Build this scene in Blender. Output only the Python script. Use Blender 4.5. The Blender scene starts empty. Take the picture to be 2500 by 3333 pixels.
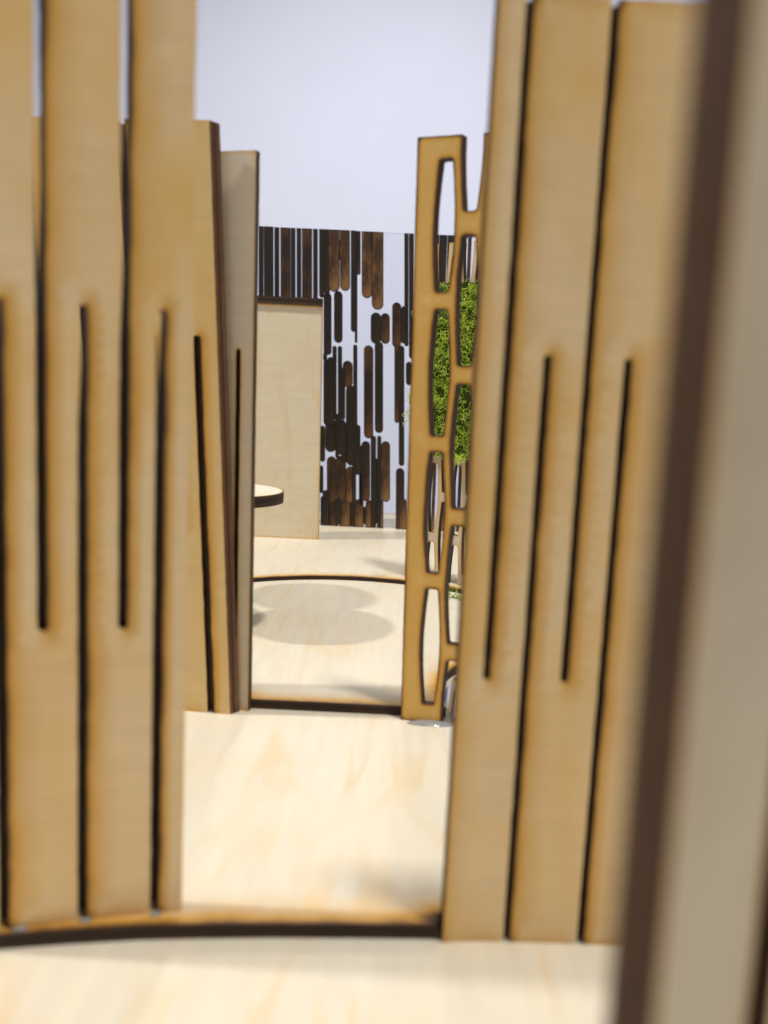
import bpy, math, random
import numpy as np
from mathutils import Vector, Matrix
from mathutils.geometry import delaunay_2d_cdt

# ------------------------------------------------------------------ scene, camera, light
scn = bpy.context.scene
col = scn.collection
MM = 0.001
random.seed(7)
rng = np.random.default_rng(7)

cam_d = bpy.data.cameras.new('camera')
cam = bpy.data.objects.new('camera', cam_d)
col.objects.link(cam)
cam_d.sensor_fit = 'VERTICAL'
cam_d.sensor_height = 4.8
cam_d.sensor_width = 3.6
cam_d.lens = 3.99
cam_d.clip_start = 0.002
cam_d.clip_end = 50
PITCH, ROLL, CAM_H = math.radians(7.5), math.radians(2.7), 0.101
fwd = Vector((0, math.cos(PITCH), -math.sin(PITCH)))
up0 = Vector((0, math.sin(PITCH), math.cos(PITCH)))
rt0 = Vector((1, 0, 0))
upv = up0 * math.cos(ROLL) - rt0 * math.sin(ROLL)
rtv = rt0 * math.cos(ROLL) + up0 * math.sin(ROLL)
M = Matrix((rtv, upv, -fwd)).transposed().to_4x4()
M.translation = Vector((0, 0, CAM_H))
cam.matrix_world = M
cam_d.dof.use_dof = True
cam_d.dof.focus_distance = 0.40
cam_d.dof.aperture_fstop = 1.8
scn.camera = cam
scn.render.resolution_x = 768
scn.render.resolution_y = 1024

world = bpy.data.worlds.new('World')
scn.world = world
world.use_nodes = True
bg = world.node_tree.nodes['Background']
bg.inputs['Color'].default_value = (0.97, 0.97, 1.0, 1)
bg.inputs['Strength'].default_value = 0.37


def lamp(name, loc, target, power, size, color=(1, 1, 1)):
    d = bpy.data.lights.new(name, 'AREA')
    d.shape = 'DISK'
    d.size = size
    d.energy = power
    d.color = color
    o = bpy.data.objects.new(name, d)
    col.objects.link(o)
    o.location = loc
    o.rotation_euler = (Vector(target) - Vector(loc)).to_track_quat('-Z', 'Y').to_euler()
    return o


lamp('ceiling_lamp', (0.22, 0.02, 1.75), (0, 0.28, 0), 18.0, 0.14, (1.0, 0.975, 0.94))
lamp('ceiling_lamp', (-0.02, 2.20, 1.34), (0, 0.30, 0), 9.0, 0.30, (1.0, 0.98, 0.95))
lamp('ceiling_lamp', (-1.22, 0.165, 1.45), (-0.05, 0.28, 0), 17.0, 0.08, (1.0, 0.98, 0.95))
wl = bpy.data.lights.new('wall_fill_spot', 'SPOT')  # unseen spot added to brighten the back wall
wl.energy = 150
wl.spot_size = math.radians(88)
wl.spot_blend = 1.0
wl.shadow_soft_size = 0.2
wl.color = (0.96, 0.97, 1.0)
wlo = bpy.data.objects.new('wall_fill_spot', wl)
col.objects.link(wlo)
wlo.location = (0, 1.0, 2.2)
wlo.rotation_euler = (Vector((0, 3.0, -0.25)) - wlo.location).to_track_quat('-Z', 'Y').to_euler()

scn.view_settings.view_transform = 'Standard'
scn.view_settings.look = 'None'
scn.view_settings.gamma = 1
scn.view_settings.exposure = 0.0


# ------------------------------------------------------------------ materials
def new_mat(name):
    m = bpy.data.materials.new(name)
    m.use_nodes = True
    nt = m.node_tree
    return m, nt, nt.nodes, nt.links, nt.nodes['Principled BSDF']


def mapped(nt, scale, kind='Object'):
    tc = nt.nodes.new('ShaderNodeTexCoord')
    mp = nt.nodes.new('ShaderNodeMapping')
    mp.inputs['Scale'].default_value = scale
    nt.links.new(tc.outputs[kind], mp.inputs['Vector'])
    return mp.outputs['Vector']


def noise(nt, vec, scale, detail=3, rough=0.5, dist=0.0):
    n = nt.nodes.new('ShaderNodeTexNoise')
    n.inputs['Scale'].default_value = scale
    n.inputs['Detail'].default_value = detail
    n.inputs['Roughness'].default_value = rough
    n.inputs['Distortion'].default_value = dist
    nt.links.new(vec, n.inputs['Vector'])
    return n.outputs['Fac']


def ramp(nt, fac, stops, interp='LINEAR'):
    r = nt.nodes.new('ShaderNodeValToRGB')
    r.color_ramp.interpolation = interp
    e = r.color_ramp.elements
    while len(e) < len(stops):
        e.new(0.5)
    for i, (p, c) in enumerate(stops):
        e[i].position = p
        e[i].color = (*c, 1) if len(c) == 3 else c
    nt.links.new(fac, r.inputs['Fac'])
    return r.outputs['Color']


def math_n(nt, op, a, b=None, clamp=False):
    n = nt.nodes.new('ShaderNodeMath')
    n.operation = op
    n.use_clamp = clamp
    for i, v in enumerate((a, b)):
        if v is None:
            continue
        if isinstance(v, (int, float)):
            n.inputs[i].default_value = v
        else:
            nt.links.new(v, n.inputs[i])
    return n.outputs[0]


def mixc(nt, fac, a, b, mode='MIX'):
    n = nt.nodes.new('ShaderNodeMix')
    n.data_type = 'RGBA'
    n.blend_type = mode
    for i, v in ((0, fac), (6, a), (7, b)):
        if isinstance(v, (int, float)):
            n.inputs[i].default_value = v
        elif isinstance(v, tuple):
            n.inputs[i].default_value = (*v, 1)
        else:
            nt.links.new(v, n.inputs[i])
    return n.outputs[2]


def attr(nt, name):
    a = nt.nodes.new('ShaderNodeAttribute')
    a.attribute_name = name
    return a.outputs['Fac']


def bump(nt, p, h, strength, dist):
    b = nt.nodes.new('ShaderNodeBump')
    b.inputs['Strength'].default_value = strength
    b.inputs['Distance'].default_value = dist
    nt.links.new(h, b.inputs['Height'])
    nt.links.new(b.outputs['Normal'], p.inputs['Normal'])


def ply_face(name, pale, honey, grain=(50, 50, 330), veins=0.0, burn_gain=1.0, blotch=0.5):
    m, nt, N, L, P = new_mat(name)
    g = noise(nt, mapped(nt, grain), 1.0, 6, 0.6, 0.4)
    gfine = noise(nt, mapped(nt, tuple(k * 5 for k in grain)), 1.0, 3, 0.6)
    big = noise(nt, mapped(nt, (38, 38, 22)), 1.0, 3, 0.55, 0.6)
    base = ramp(nt, g, [(0.25, tuple(c * 0.86 for c in pale)), (0.72, pale)])
    base = mixc(nt, math_n(nt, 'MULTIPLY', ramp(nt, big, [(0.42, (0, 0, 0)), (0.72, (1, 1, 1))]), blotch), base, honey)
    base = mixc(nt, math_n(nt, 'MULTIPLY', gfine, 0.30), base, tuple(c * 0.8 for c in pale))
    if veins:
        mpv = mapped(nt, (34, 5, 9))
        mpv.node.inputs['Rotation'].default_value = (0, 0, math.radians(-24))
        v = noise(nt, mpv, 1.0, 3, 0.5, 0.5)
        vv = math_n(nt, 'ABSOLUTE', math_n(nt, 'SUBTRACT', v, 0.5))
        vm = ramp(nt, vv, [(0.0, (1, 1, 1)), (0.030, (0, 0, 0))], 'EASE')
        vg = noise(nt, mapped(nt, (30, 30, 30)), 1.0, 2)
        vm = math_n(nt, 'MULTIPLY', vm, ramp(nt, vg, [(0.42, (0, 0, 0)), (0.62, (1, 1, 1))]))
        base = mixc(nt, math_n(nt, 'MULTIPLY', vm, veins), base, tuple(a * b for a, b in zip(honey, (0.95, 0.86, 0.72))))
    # scorching that the laser left along every cut
    nz = noise(nt, mapped(nt, (110, 110, 55)), 1.0, 4, 0.6)
    k = math_n(nt, 'MULTIPLY_ADD', nz, 1.1)
    k.node.inputs[2].default_value = 0.45
    b = math_n(nt, 'MULTIPLY', math_n(nt, 'MULTIPLY', attr(nt, 'burn'), k), burn_gain, True)
    bf = ramp(nt, b, [(0.05, (0, 0, 0)), (0.45, (1, 1, 1))])
    c1 = mixc(nt, bf, base, (0.64, 0.34, 0.06), 'MIX')
    bf2 = ramp(nt, b, [(0.45, (0, 0, 0)), (0.80, (1, 1, 1))])
    c2 = mixc(nt, bf2, c1, (0.15, 0.062, 0.02))
    bf3 = ramp(nt, b, [(0.82, (0, 0, 0)), (0.98, (1, 1, 1))])
    c3 = mixc(nt, bf3, c2, (0.03, 0.017, 0.010))
    # pinholes and specks
    sp = nt.nodes.new('ShaderNodeTexVoronoi')
    sp.inputs['Scale'].default_value = 130
    nt.links.new(mapped(nt, (1, 1, 1)), sp.inputs['Vector'])
    sm = ramp(nt, sp.outputs['Distance'], [(0.018, (1, 1, 1)), (0.035, (0, 0, 0))])
    c4 = mixc(nt, math_n(nt, 'MULTIPLY', sm, 0.35), c3, (0.22, 0.12, 0.05))
    L.new(c4, P.inputs['Base Color'])
    P.inputs['Roughness'].default_value = 0.55
    P.inputs['Specular IOR Level'].default_value = 0.3
    bump(nt, P, math_n(nt, 'ADD', gfine, g), 0.25, 0.00008)
    return m


def ply_edge(name, dark, light):
    m, nt, N, L, P = new_mat(name)
    lay = attr(nt, 'layer')
    n1 = noise(nt, mapped(nt, (500, 500, 300)), 1.0, 4, 0.6)
    n2 = noise(nt, mapped(nt, (60, 60, 45)), 1.0, 3, 0.6)
    w = math_n(nt, 'ADD', lay, math_n(nt, 'MULTIPLY', math_n(nt, 'SUBTRACT', n2, 0.5), 0.10))
    band = ramp(nt, w, [(0.0, (.75, .75, .75)), (0.30, (0.55,) * 3), (0.36, (0.05,) * 3), (0.62, (0.12,) * 3), (0.68, (.85,) * 3), (1.0, (0.5,) * 3)])
    f = math_n(nt, 'MULTIPLY', band, math_n(nt, 'MULTIPLY_ADD', n1, 1.0), True)
    f.node.inputs[1].default_value = 0.6
    f2 = math_n(nt, 'MULTIPLY', f, ramp(nt, n2, [(0.3, (.35,) * 3), (0.7, (1, 1, 1))]))
    L.new(mixc(nt, f2, dark, light), P.inputs['Base Color'])
    P.inputs['Roughness'].default_value = 0.6
    P.inputs['Specular IOR Level'].default_value = 0.25
    bump(nt, P, n1, 0.6, 0.00025)
    return m


def plain(name, c, rough=0.5, spec=0.3):
    m, nt, N, L, P = new_mat(name)
    n = noise(nt, mapped(nt, (4, 4, 4)), 1.0, 4, 0.6)
    L.new(ramp(nt, n, [(0.3, tuple(k * 0.97 for k in c)), (0.7, c)]), P.inputs['Base Color'])
    P.inputs['Roughness'].default_value = rough
    P.inputs['Specular IOR Level'].default_value = spec
    return m


WALLF = ply_face('birch_ply_wall_face', (0.88, 0.665, 0.385), (0.80, 0.48, 0.13), burn_gain=1.05, blotch=1.0)
WARMF = ply_face('birch_ply_warm_face', (0.80, 0.58, 0.27), (0.74, 0.46, 0.13), burn_gain=1.0, blotch=0.8)
GREYF = ply_face('birch_ply_plain_face', (0.70, 0.60, 0.45), (0.64, 0.49, 0.30), burn_gain=0.55, blotch=0.3)
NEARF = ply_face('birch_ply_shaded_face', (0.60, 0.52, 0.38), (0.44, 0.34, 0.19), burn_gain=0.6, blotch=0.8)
PALEF = ply_face('birch_ply_pale_face', (0.78, 0.68, 0.49), (0.70, 0.54, 0.32), veins=0.35, burn_gain=0.5, blotch=0.35)
LATF = ply_face('birch_ply_toasted_face', (0.82, 0.56, 0.20), (0.74, 0.43, 0.10), burn_gain=1.15)
FLOORF = ply_face('birch_ply_floor_face', (0.81, 0.73, 0.57), (0.78, 0.63, 0.41), grain=(260, 34, 34), veins=0.6, burn_gain=1.05, blotch=0.4)
EDGE = ply_edge('burnt_ply_edge', (0.022, 0.013, 0.009), (0.085, 0.045, 0.024))
EDGEN = ply_edge('warm_burnt_ply_edge', (0.045, 0.022, 0.012), (0.13, 0.065, 0.032))
EDGEB = ply_edge('brown_ply_edge', (0.07, 0.030, 0.016), (0.24, 0.13, 0.065))
EDGEG = ply_edge('sooty_ply_edge', (0.05, 0.036, 0.025), (0.16, 0.11, 0.07))


# ------------------------------------------------------------------ mesh helpers (mm in, metres out)
def link_mesh(name, verts, faces, mats, fmat=None, attrs=None, loc=(0, 0, 0), parent=None, smooth=False):
    loc = np.array(loc, float)
    v = (np.asarray(verts, float) - loc) * MM
    me = bpy.data.meshes.new(name)
    me.from_pydata(v.tolist(), [], [list(map(int, f)) for f in faces])
    for m in mats:
        me.materials.append(m)
    if fmat is not None:
        me.polygons.foreach_set('material_index', np.asarray(fmat, dtype=np.int32))
    for k, a in (attrs or {}).items():
        at = me.attributes.new(k, 'FLOAT', 'POINT')
        at.data.foreach_set('value', np.asarray(a, dtype=np.float32))
    if smooth:
        me.polygons.foreach_set('use_smooth', [True] * len(me.polygons))
    me.update()
    o = bpy.data.objects.new(name, me)
    col.objects.link(o)
    o.location = tuple(loc * MM)
    if parent is not None:
        o.parent = parent
        o.location = tuple(loc * MM - np.array(parent.location))
    return o


def empty(name, loc):
    o = bpy.data.objects.new(name, None)
    o.empty_display_size = 0.01
    o.location = tuple(np.array(loc, float) * MM)
    col.objects.link(o)
    return o


def tag(o, label=None, cat=None, group=None, kind=None):
    for k, v in (('label', label), ('category', cat), ('group', group), ('kind', kind)):
        if v:
            o[k] = v
    return o


def densify(loop, step):
    out = []
    n = len(loop)
    for i in range(n):
        a, b = np.array(loop[i], float), np.array(loop[(i + 1) % n], float)
        k = max(1, int(math.ceil(np.linalg.norm(b - a) / step)))
        for j in range(k):
            out.append(a + (b - a) * j / k)
    return np.array(out)


def inside(pts, loops):
    r = np.zeros(len(pts), bool)
    for lp in loops:
        a = lp
        b = np.roll(lp, -1, 0)
        x, y = pts[:, 0:1], pts[:, 1:2]
        c = ((a[:, 1] > y) != (b[:, 1] > y))
        with np.errstate(divide='ignore', invalid='ignore'):
            xi = (b[:, 0] - a[:, 0]) * (y - a[:, 1]) / (b[:, 1] - a[:, 1]) + a[:, 0]
        r ^= (np.sum(c & (x < xi), axis=1) % 2).astype(bool)
    return r


def seg_dist(pts, loops, want_dx=False):
    best = np.full(len(pts), 1e9)
    bdx = np.zeros(len(pts))
    for lp in loops:
        a = lp
        b = np.roll(lp, -1, 0)
        ab = b - a
        l2 = np.maximum((ab ** 2).sum(1), 1e-12)
        for s in range(0, len(pts), 1500):
            p = pts[s:s + 1500]
            ap = p[:, None, :] - a[None]
            t = np.clip((ap * ab[None]).sum(2) / l2, 0, 1)
            dv = ap - t[..., None] * ab[None]
            dd = np.linalg.norm(dv, axis=2)
            j = dd.argmin(1)
            ii = np.arange(len(p))
            d = dd[ii, j]
            up = d < best[s:s + 1500]
            bdx[s:s + 1500] = np.where(up, dv[ii, j, 0] / np.maximum(d, 1e-6), bdx[s:s + 1500])
            best[s:s + 1500] = np.minimum(best[s:s + 1500], d)
    return (best, bdx) if want_dx else best


def sheet(name, loops, t, fn, mats, step=2.0, grid=4.0, rings=(0.3, 0.8, 1.6, 2.8), k=1.5, shift=0.0,
          amp=1.0, loc=(0, 0, 0), parent=None, jitter=0.0):
    """A laser-cut sheet: outline loops (first outer, then holes) in its own plane, thickness t,
    fn(u, v, w) -> xyz; 'burn' falls off from the cuts, 'layer' runs through the thickness."""
    loops = [densify(l, step) for l in loops]
    if jitter:
        loops = [l + rng.normal(0, jitter, l.shape) for l in loops]
    bl = loops
    cand = []
    for l in loops:
        nx = np.roll(l, -1, 0)
        pv = np.roll(l, 1, 0)
        tg = nx - pv
        tg /= np.maximum(np.linalg.norm(tg, axis=1, keepdims=True), 1e-9)
        nr = np.stack([-tg[:, 1], tg[:, 0]], 1)
        for r in rings:
            for sgn in (1, -1):
                c = l + nr * r * sgn
                cand.append((c, r))
    keep = []
    for c, r in cand:
        ok = inside(c, loops)
        c = c[ok]
        if len(c):
            d = seg_dist(c, loops)
            keep.append(c[d > r * 0.85])
    lo, hi = loops[0].min(0), loops[0].max(0)
    gx, gy = np.meshgrid(np.arange(lo[0] + grid / 2, hi[0], grid), np.arange(lo[1] + grid / 2, hi[1], grid))
    g = np.stack([gx.ravel(), gy.ravel()], 1) + rng.uniform(-0.2, 0.2, (gx.size, 2)) * grid
    g = g[inside(g, loops)]
    if len(g):
        d = seg_dist(g, loops)
        keep.append(g[d > rings[-1] * 1.3])
    pts = [tuple(p) for l in loops for p in l]
    edges = []
    s = 0
    for l in loops:
        n = len(l)
        edges += [(s + i, s + (i + 1) % n) for i in range(n)]
        s += n
    nb = s
    for kk in keep:
        pts += [tuple(p) for p in kk]
    res = delaunay_2d_cdt([Vector(p) for p in pts], edges, [], 0, 1e-5)
    V2 = np.array([tuple(v) for v in res[0]])
    orig = res[3]
    tri = np.array(res[2])
    cen = V2[tri].mean(1)
    tri = tri[inside(cen, loops)]
    a, b, c = V2[tri[:, 0]], V2[tri[:, 1]], V2[tri[:, 2]]
    ar = (b[:, 0] - a[:, 0]) * (c[:, 1] - a[:, 1]) - (b[:, 1] - a[:, 1]) * (c[:, 0] - a[:, 0])
    tri[ar < 0] = tri[ar < 0][:, ::-1]
    new_of = {}
    for i, o in enumerate(orig):
        for q in o:
            new_of[q] = i
    d, dx = seg_dist(V2, bl, True)
    d0 = seg_dist(V2, loops[:1])
    if shift:        # the extraction blew the smoke one way: cuts are scorched mainly on their right
        # outline points have no side of their own: take it from just inside
        side = np.clip(0.5 + 0.9 * dx, 0.12, 1.0)
        onb = d < 1e-4
        tgx = np.zeros(len(V2))
        for l0, l in zip(np.cumsum([0] + [len(q) for q in loops[:-1]]), loops):
            tg = np.roll(l, -1, 0) - np.roll(l, 1, 0)
            nrm = np.stack([-tg[:, 1], tg[:, 0]], 1)
            nrm /= np.maximum(np.linalg.norm(nrm, axis=1, keepdims=True), 1e-9)
            ok = inside(l + nrm * 0.05, loops)
            nrm[~ok] *= -1
            for i in range(len(l)):
                if l0 + i in new_of:
                    tgx[new_of[l0 + i]] = nrm[i, 0]
        side = np.where(onb, np.clip(0.5 + 0.9 * tgx, 0.12, 1.0), side)
        lo_, hi_ = loops[0].min(0), loops[0].max(0)
        outer = (V2[:, 0] < lo_[0] + 3.0) | (V2[:, 0] > hi_[0] - 3.0)
        burn = side * (amp * np.exp(-d / k) + (1 - amp) * 0.65 * np.exp(-d / 0.30)) * np.where(outer, 0.6, 1.0)
    else:
        burn = amp * np.exp(-d / k) + (1 - amp) * 0.8 * np.exp(-d / 0.22)
    onb = np.zeros(len(V2), bool)
    n = len(V2)
    front = [fn(u, v, 0.0) for u, v in V2]
    back = [fn(u, v, t) for u, v in V2]
    # faces in their own vertices so that the sides keep a hard burnt edge
    verts = front + back
    burn2 = list(burn) * 2
    layer = [0.0] * n + [1.0] * n
    p0, p1, p2 = (np.array(front[i]) for i in tri[0])
    bk = np.array(back[tri[0][0]])
    outw = np.dot(np.cross(p1 - p0, p2 - p0), p0 - bk) > 0
    faces, fm = [], []
    for f in tri:
        ff = f if outw else f[::-1]
        faces.append(list(ff))
        faces.append([q + n for q in ff[::-1]])
        fm += [0, 0]
    for l0, ln in zip(np.cumsum([0] + [len(l) for l in loops[:-1]]), [len(l) for l in loops]):
        base = len(verts)
        ids = [new_of[l0 + i] for i in range(ln)]
        verts += [front[i] for i in ids] + [back[i] for i in ids]
        burn2 += [1.0] * (2 * ln)
        layer += [0.0] * ln + [1.0] * ln
        lp = V2[ids]
        area = 0.5 * np.sum(lp[:, 0] * np.roll(lp[:, 1], -1) - np.roll(lp[:, 0], -1) * lp[:, 1])
        flip = (area > 0) == (l0 == 0)
        if not outw:
            flip = not flip
        for i in range(ln):
            j = (i + 1) % ln
            q = [base + i, base + j, base + ln + j, base + ln + i]
            faces.append(q[::-1] if flip else q)
            fm.append(1)
    return link_mesh(name, verts, faces, mats, fm, {'burn': burn2, 'layer': layer}, loc, parent)


def path_fn(pts, z0, shear=0.0, mitre=None, skew=0.0):
    """maps (u along a plan polyline, v height, w thickness) to xyz, smoothing the bends"""
    P = np.array(pts, float)
    L = np.concatenate([[0], np.cumsum(np.linalg.norm(np.diff(P, axis=0), axis=1))])
    us = np.linspace(0, L[-1], 400)
    X = np.interp(us, L, P[:, 0])
    Y = np.interp(us, L, P[:, 1])
    kern = np.ones(31) / 31
    Xp = np.convolve(np.pad(X, 15, 'reflect', reflect_type='odd'), kern, 'valid')
    Yp = np.convolve(np.pad(Y, 15, 'reflect', reflect_type='odd'), kern, 'valid')
    tx, ty = np.gradient(Xp), np.gradient(Yp)
    m = np.hypot(tx, ty)
    tx, ty = tx / m, ty / m

    def fn(u, v, w):
        x, y = np.interp(u, us, Xp), np.interp(u, us, Yp)
        a, b = np.interp(u, us, tx), np.interp(u, us, ty)
        e = skew * w
        if mitre and u > L[-1] - mitre[1]:
            e += mitre[0] * (u - (L[-1] - mitre[1])) / mitre[1] * w
        return (x - b * w + a * e + shear * v, y + a * w + b * e, z0 + v)
    fn.length = L[-1]
    fn.u_of_x = lambda x: float(np.interp(x, Xp, us))
    return fn


def slotted_outline(length, height, slots, width):
    """outline of a sheet with kerf slots: ('t', u, v_end) open at the top, ('b', u, v_end) open at the bottom"""
    h = width / 2
    out = [(0, 0)]
    for kd, u, ve in sorted([s for s in slots if s[0] == 'b'], key=lambda s: s[1]):
        out.append((u - h, 0))
        out += [(u - h * math.cos(a), ve - h + h * math.sin(a)) for a in np.linspace(0, math.pi, 9)]
        out.append((u + h, 0))
    out += [(length, 0), (length, height)]
    for kd, u, ve in sorted([s for s in slots if s[0] == 't'], key=lambda s: -s[1]):
        out.append((u + h, height))
        out += [(u + h * math.cos(a), ve + h - h * math.sin(a)) for a in np.linspace(0, math.pi, 9)]
        out.append((u - h, height))
    out.append((0, height))
    return out


def blob(name, loc, rx, ry, rz, mat, parent=None, seed=0, half=True, rot=0.0, nu=18, nv=8):
    r = random.Random(seed)
    ph = [r.uniform(0, 6.28) for _ in range(4)]
    vs, fs = [], []
    for j in range(nv + 1):
        e = (math.pi / 2 * j / nv) if half else (-math.pi / 2 + math.pi * j / nv)
        for i in range(nu):
            a = 2 * math.pi * i / nu
            k = 1 + 0.10 * math.sin(2 * a + ph[0]) + 0.07 * math.sin(3 * a + ph[1]) + 0.05 * math.sin(4 * e + ph[2])
            x, y = rx * k * math.cos(e) * math.cos(a), ry * k * math.cos(e) * math.sin(a)
            vs.append((loc[0] + x * math.cos(rot) - y * math.sin(rot), loc[1] + x * math.sin(rot) + y * math.cos(rot), loc[2] + rz * math.sin(e)))
    for j in range(nv):
        for i in range(nu):
            fs.append((j * nu + i, j * nu + (i + 1) % nu, (j + 1) * nu + (i + 1) % nu, (j + 1) * nu + i))
    if half:
        fs.append(list(range(nu))[::-1])
    return link_mesh(name, vs, fs, [mat], loc=loc, parent=parent, smooth=True)


# ------------------------------------------------------------------ the setting
def slab(name, x0, x1, y0, y1, z0, z1, mat, loc):
    v = [(x, y, z) for z in (z0, z1) for x, y in ((x0, y0), (x1, y0), (x1, y1), (x0, y1))]
    f = [(3, 2, 1, 0), (4, 5, 6, 7), (0, 1, 5, 4), (1, 2, 6, 5), (2, 3, 7, 6), (3, 0, 4, 7)]
    return link_mesh(name, v, f, [mat], loc=loc)


WALL = plain('white_wall_paint', (0.77, 0.775, 0.88), 0.7)
TABLE = plain('white_table_top', (0.82, 0.83, 0.86), 0.4)
tag(slab('wall_back', -4000, 4000, 3000, 3100, -900, 3200, WALL, (0, 3000, -900)), kind='structure')
tag(slab('table_top', -420, 420, -300, 720, -40, -12, TABLE, (0, 500, -12)), kind='structure')


def plate_fn(top):
    return lambda u, v, w: (u, v, top - w)


PM = [FLOORF, EDGE]
rings_f = (0.4, 1.0, 2.0, 3.6, 6.0, 10.0)
f0 = sheet('floor_front', [[(-230, -80), (230, -80), (230, 700), (-230, 700)]], 12, plate_fn(0), PM, step=12, grid=25, rings=rings_f, k=3.0)
front_edge = [(-230, 90), (-150, 117), (-110, 129), (-85, 136.2), (-65.2, 140.9), (-53.6, 143.2), (-41.5, 145.3), (-30, 146.6), (-18.3, 147.7), (-2, 148.8), (13.9, 149.7), (14.1, 153.4), (230, 160)]
f1 = sheet('floor_middle', [front_edge + [(230, 700), (-230, 700)]], 2.98, plate_fn(3), PM, step=5, grid=22, rings=rings_f, k=4.4, amp=0.72)
a0 = math.asin(13 / 62)
notch = [(83 + 62 * math.cos(a), 270 + 62 * math.sin(a)) for a in np.linspace(math.pi + a0, -a0, 60)]
f2 = sheet('floor_plaza', [[(-230, 294), (-80, 272), (-45, 263), (-39.0, 257.2), (-38.5, 257)] + notch + [(230, 257), (230, 699), (-230, 699)]], 2.98, plate_fn(6), PM, step=5, grid=22, rings=rings_f, k=4.4, amp=0.72)
arc = [(-14.5 + 90 * math.cos(a), 349.5 + 90 * math.sin(a)) for a in np.linspace(math.pi, 0, 70)]
f3 = sheet('floor_terrace', [[(-230, 349.5)] + arc + [(230, 349.5), (230, 698), (-230, 698)]], 1.98, plate_fn(8), PM, step=5, grid=25, rings=rings_f, k=3.6)
for f in (f0, f1, f2, f3):
    tag(f, kind='structure')

# ------------------------------------------------------------------ kerf-cut wall panels
GLUE, nt, N, L, P = new_mat('clear_glue')
P.inputs['Base Color'].default_value = (0.62, 0.60, 0.60, 1)
P.inputs['Roughness'].default_value = 0.12
P.inputs['Transmission Weight'].default_value = 0.55
P.inputs['IOR'].default_value = 1.48


def kerf_panel(name, path, z0, height, tops, bottoms, te, be, width, t, mats, shear=0.0, mitre=None, k=1.5, shift=0.0, loc=None, amp=1.0, dark_backing=None, shade_strips=None, skew=0.0):
    fn = path_fn(path, z0, shear, mitre, skew)
    slots = [('t', fn.u_of_x(x), te - z0) for x in tops] + [('b', fn.u_of_x(x), be - z0) for x in bottoms]
    slots = [s for s in slots if 1.5 < s[1] < fn.length - 1.5]
    root = empty(name, loc)
    sheet('plywood_sheet', [slotted_outline(fn.length, height, slots, width)], t, fn, mats, step=2.5, grid=4, k=k, shift=shift, amp=amp, loc=loc, parent=root, jitter=0.035)
    if dark_backing:  # dark sheet added behind the slots to make them look dark
        b0, b1 = dark_backing
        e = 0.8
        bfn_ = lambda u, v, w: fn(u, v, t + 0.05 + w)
        sheet('dark_backing_sheet', [[(e, b0), (fn.length - e, b0), (fn.length - e, b1), (e, b1)]], 0.6, bfn_, [EDGEG, EDGEG], step=3, grid=8, rings=(1.0,), k=1, loc=loc, parent=root)
    if shade_strips:  # dark strips added behind the slots, standing in for the shade there
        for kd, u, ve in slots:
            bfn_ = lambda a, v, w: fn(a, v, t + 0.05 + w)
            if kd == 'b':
                o = [(u - 2.2, 0.3), (u + 2.2, 0.3), (u + 2.2, shade_strips[1]), (u + 0.9, shade_strips[1]), (u - 1.3, 58), (u - 2.2, 58)]
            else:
                o = [(u - 2.2, shade_strips[0]), (u + 2.2, shade_strips[0]), (u + 2.2, shade_strips[2]), (u + 0.9, shade_strips[2]), (u - 1.3, 64), (u - 2.2, 64)]
            sheet('slot_shade_strip', [o], 0.6, bfn_, [EDGEG, EDGEG], step=4, grid=8, rings=(1.0,), k=1, loc=loc, parent=root)
    return root, fn


left = [(-70.5, 140.0), (-63.5, 142.6), (-52.8, 146.0), (-40.8, 149.0), (-36.4, 149.9), (-34.8, 150.2)]
lw, lfn = kerf_panel('slotted_panel', left, 3, 169, [-58.6, -45.7], [-64.9, -52.3, -39.8], 58.3, 114.5, 1.6, 3.0, [WALLF, EDGE], k=2.9, shift=1, amp=0.56, skew=-0.30, shade_strips=(52, 112, 130), loc=(-60, 144, 3))
tag(lw, 'curved plywood panel with scorched slots filling the left foreground', 'panel', 'slotted plywood panels')
for i, (x, rx) in enumerate([(-62.5, 1.5), (-51.8, 1.2), (-39.6, 1.1)]):
    u = lfn.u_of_x(x)
    p = lfn(u, 0, -0.5)
    blob('glue_bead', (p[0], p[1], 3), rx, 0.7, 0.6, GLUE, lw, seed=i, rot=0.25)

right = [(14.8, 148.8), (20, 149.7), (34, 150.2), (52.5, 150.5)]
rw, rfn = kerf_panel('slotted_panel', right, 0, 168.2, [20.0, 34.2], [27.0, 41.1], 51.5, 110.0, 1.25, 2.5, [WALLF, EDGE], k=2.7, shift=1, amp=0.52, dark_backing=(0.3, 168.1), loc=(32, 150, 0))
tag(rw, 'straight plywood panel with four thin dark slots right of the opening', 'panel', 'slotted plywood panels')

near = [(17.4, 46.0), (38.0, 71.0)]
nw, nfn = kerf_panel('slotted_panel', near, 0, 166, [], [33.2], 51.5, 88.0, 8.0, 2.7, [NEARF, EDGEN], k=1.5, amp=0.5, loc=(26, 58, 0), dark_backing=(0.3, 165))
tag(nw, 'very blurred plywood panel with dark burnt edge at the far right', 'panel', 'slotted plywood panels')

p4 = [(-128, 257), (-80, 254.2), (-58.3, 252.4), (-51.6, 251.5), (-44.3, 251.0)]
lean, l4 = kerf_panel('slotted_panel', p4, 3, 173.5, [-112, -98, -84, -70, -57.4], [-119, -105, -91, -77, -63.5, -50.3], 60, 117, 2.1, 3.0, [WARMF, EDGEB], shear=-0.057, mitre=(0.72, 3.5), k=2.2, shift=1, amp=0.62, dark_backing=(0.3, 173), loc=(-70, 253, 3))
tag(lean, 'honey coloured slotted panel leaning left, with thick brown edge, behind the left foreground panel', 'panel', 'slotted plywood panels')

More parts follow.
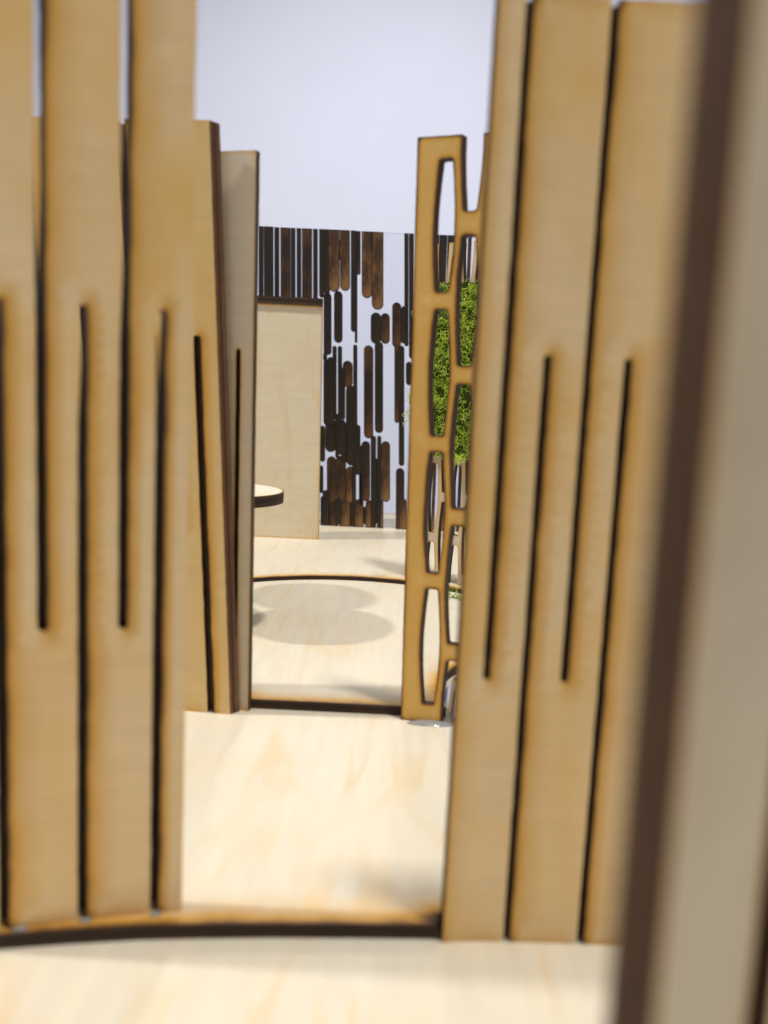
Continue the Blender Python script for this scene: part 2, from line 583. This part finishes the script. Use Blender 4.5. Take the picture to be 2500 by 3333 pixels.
p5 = [(-78, 265.5), (-52, 258.0), (-39.4, 254.3)]
back5, l5 = kerf_panel('slotted_panel', p5, 3, 167, [-66, -52], [-59, -44.0], 60, 114, 1.5, 2.6, [GREYF, EDGEG], shear=-0.0115, k=1.2, amp=0.3, dark_backing=(0.3, 116), loc=(-55, 259, 3))
tag(back5, 'grey-beige upright slotted panel just behind the leaning honey panel', 'panel', 'slotted plywood panels')


# ------------------------------------------------------------------ lattice screens with lens-shaped openings
def lens(uc, v0, v1, we=1.75, wm=2.85, r=0.7):
    out = []
    vs = np.linspace(v0 + r, v1 - r, 17)
    half = lambda v: we + (wm - we) * math.sin(math.pi * (v - v0) / (v1 - v0))
    for v in vs:
        out.append((uc + half(v), v))
    out += [(uc + half(vs[-1]) - r + r * math.cos(a), vs[-1] + r * math.sin(a)) for a in np.linspace(0.4, math.pi / 2, 4)]
    out += [(uc - half(vs[-1]) + r - r * math.cos(a), vs[-1] + r * math.sin(a)) for a in np.linspace(math.pi / 2, 0.4, 4)]
    for v in vs[::-1]:
        out.append((uc - half(v), v))
    out += [(uc - half(vs[0]) + r - r * math.cos(a), vs[0] - r * math.sin(a)) for a in np.linspace(0.4, math.pi / 2, 4)]
    out += [(uc + half(vs[0]) - r + r * math.cos(a), vs[0] - r * math.sin(a)) for a in np.linspace(math.pi / 2, 0.4, 4)]
    return out


def lattice_loops(ncol, H, u0=8.2, pitch=7.0, foot_raise=0.0):
    half = lambda v, v0, v1: 1.75 + 1.1 * math.sin(math.pi * (v - v0) / (v1 - v0))
    width = u0 * 2 + pitch * (ncol - 1)
    holes, topn, botn = [], [], []
    for c in range(ncol):
        uc = u0 + pitch * c
        if c % 2 == 0:
            for k in range(4):
                holes.append(lens(uc, 5.8 + 41.25 * k, 5.8 + 41.25 * k + 36.3))
        else:
            for k in range(3):
                holes.append(lens(uc, 25.6 + 41.6 * k, 25.6 + 41.6 * k + 36.2))
            botn.append(uc)
            topn.append(uc)
    out = [(0, 0)]
    for i, uc in enumerate(botn):
        out += [(uc - half(v, -16, 20.4), v) for v in np.linspace(0 if i == 0 else foot_raise, 19.8, 9)]
        out.append((uc - 1.1, 20.4))
        out.append((uc + 1.1, 20.4))
        out += [(uc + half(v, -16, 20.4), v) for v in np.linspace(19.8, foot_raise, 9)]
    out += [(width, foot_raise), (width, H)]
    for uc in topn[::-1]:
        out += [(uc + half(v, 151.7, 188), v) for v in np.linspace(H, 152.3, 9)]
        out.append((uc + 1.1, 151.7))
        out.append((uc - 1.1, 151.7))
        out += [(uc - half(v, 151.7, 188), v) for v in np.linspace(152.3, H, 9)]
    out.append((0, H))
    return [out] + holes


def lattice_fn(x0, y0, z0, a0, a1, H, shear):
    def fn(u, v, w):
        a = math.radians(a0 + (a1 - a0) * v / H)
        b = a - math.radians(11)     # the beam cut through at a slant
        return (x0 + u - math.sin(b) * w + shear * v, y0 + u * math.tan(a) + math.cos(b) * w, z0 + v)
    return fn


H1 = 172.2
lat = empty('lattice_screen', (22, 251, 3))
sheet('plywood_sheet', lattice_loops(4, H1, foot_raise=0.95), 3.0, lattice_fn(8.2, 253.4, 3, -9, -21, H1, -0.0215), [LATF, EDGEN], step=1.6, grid=3, rings=(0.3, 0.8, 1.6), k=1.5, amp=0.66, loc=(22, 251, 3), parent=lat, jitter=0.02)
blob('glue_puddle', (17.3, 251.4, 3.0), 6.3, 2.9, 0.9, GLUE, lat, seed=3)
tag(lat, 'toasted plywood screen with lens-shaped holes right of the opening', 'screen', 'perforated lattice screens')

lat2 = empty('lattice_screen', (26, 436, 8))
A2 = -33
c2 = math.cos(math.radians(A2))


def lat2_fn(u, v, w):
    a = math.radians(A2)
    return (12.8 + u * math.cos(a) - math.sin(a) * w - 0.01 * v, 449 + u * math.sin(a) + math.cos(a) * w, 8 + v)


sheet('plywood_sheet', lattice_loops(5, 172.2), 3.0, lat2_fn, [GREYF, EDGE], step=1.6, grid=3, rings=(0.3, 0.8, 1.6), k=0.6, loc=(26, 436, 8), parent=lat2)
tag(lat2, 'pale perforated screen seen through the holes, with moss in front of it', 'screen', 'perforated lattice screens')

# ------------------------------------------------------------------ mirror pond
MIR, nt, N, L, P = new_mat('mirror_acrylic')
P.inputs['Base Color'].default_value = (0.86, 0.86, 0.90, 1)
P.inputs['Metallic'].default_value = 1.0
P.inputs['Roughness'].default_value = 0.06
pond = [(83 + 60 * math.cos(a), 270 + 60 * math.sin(a)) for a in np.linspace(0, 2 * math.pi, 96, endpoint=False)]
po = sheet('mirror_pond', [pond], 0.78, plate_fn(3.80), [MIR, MIR], step=5, grid=20, rings=(1.0,), k=1, loc=(83, 270, 3))
tag(po, 'round mirror acrylic pond lying at the foot of the perforated screen', 'pond')

# ------------------------------------------------------------------ blank panel with cap strip
bp = empty('blank_panel', (-84, 554, 8))
bfn = lambda u, v, w: (-125 + u - 0.0195 * v, 552 + w, 8 + v)
sheet('plywood_sheet', [[(0, 0), (82.9, 0), (82.9, 149.6), (0, 149.6)]], 3.0, bfn, [PALEF, EDGEG], step=4, grid=6, k=0.7, loc=(-84, 554, 8), parent=bp)
cfn = lambda u, v, w: (-125.5 + u - 0.0195 * 150, 550.4 + v, 157.7 + 4.9 - w)
sheet('cap_strip', [[(0, 0), (83.2, 0), (83.2, 6), (0, 6)]], 4.8, cfn, [GREYF, EDGE], step=4, grid=6, rings=(0.5, 1.2), k=0.7, loc=(-84, 554, 157.7), parent=bp)
tag(bp, 'plain tall plywood panel capped by a dark burnt strip, before the dark bar screen', 'panel')

# ------------------------------------------------------------------ round table
tb = empty('round_table', (-70, 342, 6))
circ = lambda r, n: [(r * math.cos(a), r * math.sin(a)) for a in np.linspace(0, 2 * math.pi, n, endpoint=False)]
sheet('tabletop', [circ(29, 72)], 4.4, lambda u, v, w: (-70 + u, 342 + v, 62.2 - w), [FLOORF, EDGE], step=4, grid=6, rings=(0.4, 1.0, 2.0), k=0.6, loc=(-70, 342, 60), parent=tb)
sheet('table_post', [circ(4, 24)], 51.7, lambda u, v, w: (-70 + u, 342 + v, 57.75 - w), [FLOORF, EDGEG], step=4, grid=6, rings=(0.4,), k=0.6, loc=(-70, 342, 6), parent=tb)
tag(tb, 'small round plywood table with dark edge, half hidden by the slotted panels', 'table')

tb2 = empty('round_table', (-97, 386, 6))  # unseen table, added for the rounded shadow it throws on the plaza
sheet('tabletop', [circ(28, 72)], 4.4, lambda u, v, w: (-97 + u, 386 + v, 86.2 - w), [FLOORF, EDGE], step=4, grid=6, rings=(0.4, 1.0, 2.0), k=0.6, loc=(-97, 386, 84), parent=tb2)
sheet('table_post', [circ(4, 24)], 75.7, lambda u, v, w: (-97 + u, 386 + v, 81.75 - w), [FLOORF, EDGEG], step=4, grid=6, rings=(0.4,), k=0.6, loc=(-97, 386, 6), parent=tb2)
tag(tb2, 'taller round table added out of sight behind the slotted panels to cast a round shadow', 'table')

# ------------------------------------------------------------------ far screen of dark rounded bars on clear acrylic
def bar_mat(name, dark, core, amber):
    m, nt, N, L, P = new_mat(name)
    n1 = noise(nt, mapped(nt, (120, 120, 34)), 1.0, 4, 0.65)
    n2 = noise(nt, mapped(nt, (300, 300, 40)), 1.0, 3, 0.6)
    c = mixc(nt, ramp(nt, n1, [(0.42, (0, 0, 0)), (0.64, (1, 1, 1))]), core, amber)
    c = mixc(nt, math_n(nt, 'MULTIPLY', n2, 0.45), c, dark)
    c = mixc(nt, ramp(nt, attr(nt, 'burn'), [(0.25, (0, 0, 0)), (0.85, (1, 1, 1))]), c, dark)
    L.new(c, P.inputs['Base Color'])
    P.inputs['Roughness'].default_value = 0.42
    P.inputs['Specular IOR Level'].default_value = 0.35
    return m


BARS = [bar_mat('charred_bar_black', (0.012, 0.010, 0.009), (0.020, 0.014, 0.010), (0.040, 0.022, 0.013)),
        bar_mat('charred_bar_brown', (0.016, 0.011, 0.009), (0.030, 0.015, 0.009), (0.14, 0.060, 0.022)),
        bar_mat('charred_bar_amber', (0.018, 0.012, 0.009), (0.07, 0.032, 0.013), (0.33, 0.165, 0.055))]
# top x, bottom x, width, bottom z, top z, tone, square top
BL = [(-39.6, -38.2, 6.0, 139.6, 175.5, 0), (6.5, 10.4, 3.0, 139.5, 217, 0), (10.0, 14.4, 3.5, 131.1, 217, 0), (-47.1, -45.4, 5.5, 130.7, 173.9, 0),
      (-12.3, -11.4, 7.5, 140.1, 161.9, 0), (-9.3, -6.3, 6.0, 77.1, 141.8, 0), (-5.7, -4.7, 6.5, 140.4, 161.7, 1), (2.0, 3.5, 6.5, 138.1, 169.5, 1),
      (3.5, 6.2, 3.5, 84.9, 140.3, 1), (6.9, 11.1, 4.0, 54.2, 139.6, 0), (6.9, 8.1, 3.0, 141.3, 167.0, 0), (12.9, 13.8, 4.8, 112.1, 128.7, 0),
      (-45.5, -43.7, 5.5, 80.6, 127.8, 0), (-41.5, -40.6, 7.7, 61.7, 86.1, 0), (-40.7, -38.7, 2.9, 85.2, 137.4, 0), (-36.9, -34.7, 3.0, 84.3, 137.5, 0),
      (-30.9, -30.1, 7.1, 108.5, 127.4, 1), (-28.0, -25.7, 6.9, 53.2, 110.2, 0), (-26.0, -23.5, 2.9, 81.5, 138.9, 0), (-22.1, -20.6, 4.5, 46.2, 82.4, 0),
      (-16.5, -13.6, 6.8, 72.9, 138.8, 1), (-33.7, -32.7, 6.7, 59.9, 85.4, 0), (-47.2, -46.2, 3.6, 54.4, 80.4, 0), (-47.0, -46.2, 2.8, 31.6, 51.7, 0),
      (-39.8, -38.5, 6.8, 24.7, 58.7, 1), (-33.0, -31.7, 7.3, 27.2, 59.5, 1), (-25.8, -24.7, 6.6, 25.3, 52.1, 2), (-15.6, -13.7, 6.3, 27.3, 70.9, 1),
      (-10.2, -7.3, 3.9, 8.1, 75.0, 0), (-6.0, -3.1, 3.0, 8.1, 75.2, 0), (-1.2, 0.9, 6.5, 27.5, 71.5, 2), (10.2, 12.2, 6.2, 8.1, 52.6, 1),
      (13.5, 14.5, 5.8, 8.1, 30.5, 2), (-45.0, -44.2, 3.4, 8.1, 29.4, 0), (-41.5, -40.9, 2.9, 8.1, 25.6, 0), (-36.9, -36.2, 6.2, 8.1, 27.5, 1),
      (-29.1, -28.2, 8.1, 8.1, 30.2, 2), (-18.6, -17.8, 6.5, 8.1, 28.4, 2), (-11.2, -10.4, 5.2, 8.1, 28.2, 2), (-3.1, -2.2, 4.5, 8.1, 29.2, 2),
      (-23.1, -22.4, 3.2, 8.1, 27.1, 0), (-18.3, -17.2, 2.4, 24.0, 48.6, 0), (-95.2, -93.4, 3.2, 152.4, 217, 0), (-89.9, -88.1, 6.5, 159.4, 217, 0),
      (-84.3, -82.3, 3.2, 153.0, 217, 0), (-78.2, -76.4, 7.0, 163.3, 217, 1), (-72.8, -70.9, 3.0, 160.2, 217, 0), (-68.8, -66.8, 3.1, 160.4, 217, 0),
      (-63.1, -61.0, 7.0, 157.3, 217, 1), (-57.2, -55.2, 3.2, 162.2, 217, 0), (-52.8, -51.1, 3.5, 170.4, 217, 0), (-49.1, -47.4, 4.0, 172.6, 217, 0),
      (-44.2, -42.5, 7.7, 174.8, 217, 2), (-36.6, -34.8, 7.0, 175.8, 217, 2), (-30.6, -27.7, 3.6, 147.7, 217, 0), (-27.2, -25.9, 3.1, 187.5, 217, 1),
      (-21.2, -19.2, 7.3, 171.6, 217, 2), (-13.7, -11.3, 8.3, 163.9, 217, 2), (-39.9, -39.4, 2.7, 196.8, 210.3, 0), (-28.4, -25.5, 1.8, 140.1, 208.5, 0),
      (-17.6, -17.0, 1.9, 203.1, 217, 0), (-33.8, -32.3, 2.5, 85.5, 122.4, 0), (-37.1, -35.8, 2.5, 57.7, 89.6, 0), (-18.7, -16.8, 3.3, 24.0, 67.4, 0),
      (-43.0, -42.1, 4.5, 9.0, 34.0, 0), (-33.9, -33.1, 4.5, 9.5, 28.8, 0), (-23.5, -22.7, 5.2, 10.0, 29.3, 1), (-14.3, -13.8, 3.0, 10.4, 23.0, 0),
      (-8.4, -6.2, 4.2, 10.7, 59.0, 0), (-27.5, -25.9, 3.8, 52.7, 92.3, 0), (-30.1, -29.1, 4.7, 54.7, 81.2, 0), (-43.1, -41.2, 4.6, 80.7, 129.5, 0),
      (-47.2, -47.0, 2.7, 126.1, 132.5, 0), (-41.5, -40.3, 2.9, 81.8, 111.2, 0), (-32.5, -31.4, 2.0, 56.8, 85.5, 0), (-23.4, -22.0, 2.9, 23.8, 57.2, 0)]
rr = random.Random(11)
for i in range(16):      # the same screen going on behind the perforated screens
    x = 20 + i * 6.2
    z = rr.uniform(90, 150)
    BL.append((x, x + 2, rr.choice([2.4, 5.6, 6.2]), z, 217, rr.choice([0, 0, 1])))
    BL.append((x + 2.4, x + 3.5, rr.choice([2.4, 5.6, 6.2]), 8.1, z - rr.uniform(4, 25), rr.choice([0, 1, 2])))

sc = empty('bar_screen', (0, 617, 8))


def bar(i, xt, xb, w, z0, z1, tone):
    y0 = 615.2 - (i % 11) * 0.13
    t = 2.8
    h = w / 2
    flat_top, flat_bot = z1 > 216, z0 < 8.5

    def outline(ins):
        hh = h - ins
        a, b = z0 + (0 if flat_bot else h), z1 - (0 if flat_top else h)
        pts = []
        if flat_bot:
            pts += [(-hh, z0 + ins), (hh, z0 + ins)]
        else:
            pts += [(hh * math.cos(k), a + hh * math.sin(k)) for k in np.linspace(math.pi, 2 * math.pi, 9)]
        pts += [(hh, a + (b - a) * k) for k in (0.33, 0.66)]
        if flat_top:
            pts += [(hh, z1 - ins), (-hh, z1 - ins)]
        else:
            pts += [(hh * math.cos(k), b + hh * math.sin(k)) for k in np.linspace(0, math.pi, 9)]
        pts += [(-hh, a + (b - a) * k) for k in (0.66, 0.33)]
        return pts
    o, n_ = outline(0), outline(min(1.1, h * 0.55))
    n = len(o)
    ctr = lambda z: xb + (xt - xb) * (z - z0) / (z1 - z0)
    vs = [(ctr(z) + x, y0, z) for x, z in o] + [(ctr(z) + x, y0 - 0.02, z) for x, z in n_] + [(ctr(z) + x, y0 + t, z) for x, z in o]
    fs = [(k, (k + 1) % n, n + (k + 1) % n, n + k) for k in range(n)] + [list(range(n, 2 * n))]
    fs += [((k + 1) % n, k, 2 * n + k, 2 * n + (k + 1) % n) for k in range(n)] + [list(range(2 * n, 3 * n))[::-1]]
    link_mesh('bar', vs, fs, [BARS[tone]], attrs={'burn': [1.0] * n + [0.0] * n + [1.0] * n}, loc=((xt + xb) / 2, 617, z0), parent=sc)


for i, b in enumerate(BL):
    bar(i, *b)

ACR, nt, N, L, P = new_mat('clear_acrylic')
N.remove(P)
out = N['Material Output']
tr = N.new('ShaderNodeBsdfTransparent')
tr.inputs['Color'].default_value = (0.97, 0.98, 0.99, 1)
gl = N.new('ShaderNodeBsdfGlossy')
gl.inputs['Roughness'].default_value = 0.05
fr = N.new('ShaderNodeFresnel')
fr.inputs['IOR'].default_value = 1.49
mx = N.new('ShaderNodeMixShader')
L.new(fr.outputs[0], mx.inputs[0])
L.new(tr.outputs[0], mx.inputs[1])
L.new(gl.outputs[0], mx.inputs[2])
L.new(mx.outputs[0], out.inputs['Surface'])
v = [(x, y, z) for z in (8.05, 217.3) for x, y in ((-112, 618.1), (122, 618.1), (122, 620.1), (-112, 620.1))]
f = [(3, 2, 1, 0), (4, 5, 6, 7), (0, 1, 5, 4), (1, 2, 6, 5), (2, 3, 7, 6), (3, 0, 4, 7)]
link_mesh('acrylic_sheet', v, f, [ACR], loc=(0, 617, 8), parent=sc)
tag(sc, 'far screen of dark charred rounded bars on clear acrylic', 'screen')

# ------------------------------------------------------------------ moss
MOSS, nt, N, L, P = new_mat('reindeer_moss')
tone = attr(nt, 'tone')
L.new(ramp(nt, tone, [(0.0, (0.035, 0.06, 0.008)), (0.25, (0.07, 0.12, 0.012)), (0.5, (0.34, 0.50, 0.04)), (1.0, (0.74, 0.82, 0.14))]), P.inputs['Base Color'])
P.inputs['Roughness'].default_value = 0.7
P.inputs['Specular IOR Level'].default_value = 0.15
P.inputs['Subsurface Weight'].default_value = 0.0


class Tubes:
    def __init__(s):
        s.v, s.f, s.t = [], [], []

    def tube(s, pts, rads, tone):
        base = len(s.v)
        for k, (p, r) in enumerate(zip(pts, rads)):
            d = (pts[min(k + 1, len(pts) - 1)] - pts[max(k - 1, 0)]).normalized()
            a = d.orthogonal().normalized()
            b = d.cross(a)
            for q in range(4):
                an = q * math.pi / 2
                w = p + (a * math.cos(an) + b * math.sin(an)) * r
                s.v.append(tuple(w))
                s.t.append(tone * (0.75 + 0.25 * k / (len(pts) - 1)))
        for k in range(len(pts) - 1):
            for q in range(4):
                s.f.append((base + k * 4 + q, base + k * 4 + (q + 1) % 4, base + k * 4 + 4 + (q + 1) % 4, base + k * 4 + 4 + q))
        e = base + (len(pts) - 1) * 4
        s.f.append((e, e + 1, e + 2, e + 3))


mr = random.Random(5)


def rv():
    return Vector((mr.gauss(0, 1), mr.gauss(0, 1), mr.gauss(0, 1))).normalized()


def strand(T, p, d, n, step, r, tone, depth):
    pts, rads = [p.copy()], [r]
    curl = rv() * mr.uniform(0.4, 1.1)
    for i in range(n):
        d = (d + d.cross(curl) * 0.9 + rv() * 0.22).normalized()
        p = p + d * step
        pts.append(p.copy())
        rads.append(r * (1 - 0.45 * (i + 1) / n))
        if depth and i >= 1 and mr.random() < 0.55:
            strand(T, p, (d + rv() * 0.9).normalized(), max(2, n - 2), step * 0.85, r * 0.8, min(1, tone * mr.uniform(0.9, 1.25)), depth - 1)
    T.tube(pts, rads, tone)


def moss_surface(u, v):
    """rough cushion hanging on the screen: u across 0..1, v up 0..1"""
    wid = 18.5 * (0.62 + 0.38 * math.sin(math.pi * min(1, v * 1.25 + 0.1)) if v < 0.75 else 1.0)
    bulge = 8.0 * math.sin(math.pi * u) * (0.5 + 0.5 * math.sin(math.pi * (0.15 + 0.7 * v)))
    return Vector((30.5 + (u - 0.5) * 2 * wid, 433.5 - 0.65 * (u * 2 - 1) * wid * 0.8 - bulge, 74 + 86 * v))


mo = empty('moss_clump', (28, 430, 74))
vs, fs, tn = [], [], []
NU, NV = 14, 26
for j in range(NV + 1):
    for i in range(NU + 1):
        p = moss_surface(i / NU, j / NV) + Vector((mr.gauss(0, 0.7), mr.gauss(0, 0.9) + 1.5, mr.gauss(0, 0.5)))
        vs.append(tuple(p))
        tn.append(mr.uniform(0.0, 0.25))
for j in range(NV):
    for i in range(NU):
        fs.append((j * (NU + 1) + i, j * (NU + 1) + i + 1, (j + 1) * (NU + 1) + i + 1, (j + 1) * (NU + 1) + i))
nfront = len(vs)
for (x, y, z) in list(vs):
    vs.append((x, y + 3.0, z))
    tn.append(0.1)
fs += [tuple(q + nfront for q in f[::-1]) for f in list(fs)]
link_mesh('moss_cushion', vs, fs, [MOSS], attrs={'tone': tn}, loc=(28, 430, 74), parent=mo)
T = Tubes()
for _ in range(1200):
    u, v = mr.random(), mr.random()
    p = moss_surface(u, v) + Vector((0, mr.uniform(-0.5, 1.5), 0))
    d = (Vector(((u - 0.5) * 1.2, -1.0, 0.25)) + rv() * 0.9).normalized()
    strand(T, p, d, mr.randint(5, 8), mr.uniform(0.55, 0.8), mr.uniform(0.16, 0.25), mr.uniform(0.5, 1.0), 1)
for (x, y, z, dx, dz) in [(13, 425, 103, -1, 0.1), (12.5, 425, 98.5, -1, 0.05), (12, 424, 96.5, -0.8, -0.5), (33, 420, 76, 0.1, -1), (31, 421, 77, -0.2, -1), (36, 418, 76, 0.3, -1), (35, 419, 74, 0.1, -1)]:
    for _ in range(3):
        strand(T, Vector((x, y, z)) + rv() * 0.8, (Vector((dx, -0.3, dz)) + rv() * 0.25).normalized(), 6, 0.95, 0.24, mr.uniform(0.6, 1.0), 1)
ms = link_mesh('moss_strands', T.v, T.f, [MOSS], attrs={'tone': T.t}, loc=(28, 430, 74), parent=mo)
ms['kind'] = 'stuff'
tag(mo, 'bright green reindeer moss hanging behind the perforated screen', 'moss')

T = Tubes()
for _ in range(7):
    strand(T, Vector((36 + mr.uniform(-3, 3), 410 + mr.uniform(-3, 3), 6.4)), Vector((mr.uniform(-1, 1), mr.uniform(-.4, .4), 0.6)).normalized(), 8, 0.9, 0.25, mr.uniform(0.35, 0.7), 1)
T.v = [(x, y, max(z, 6.15)) for x, y, z in T.v]
tag(link_mesh('moss_sprig', T.v, T.f, [MOSS], attrs={'tone': T.t}, loc=(36, 410, 6)), 'loose curly green moss sprig lying on the plaza floor', 'moss')
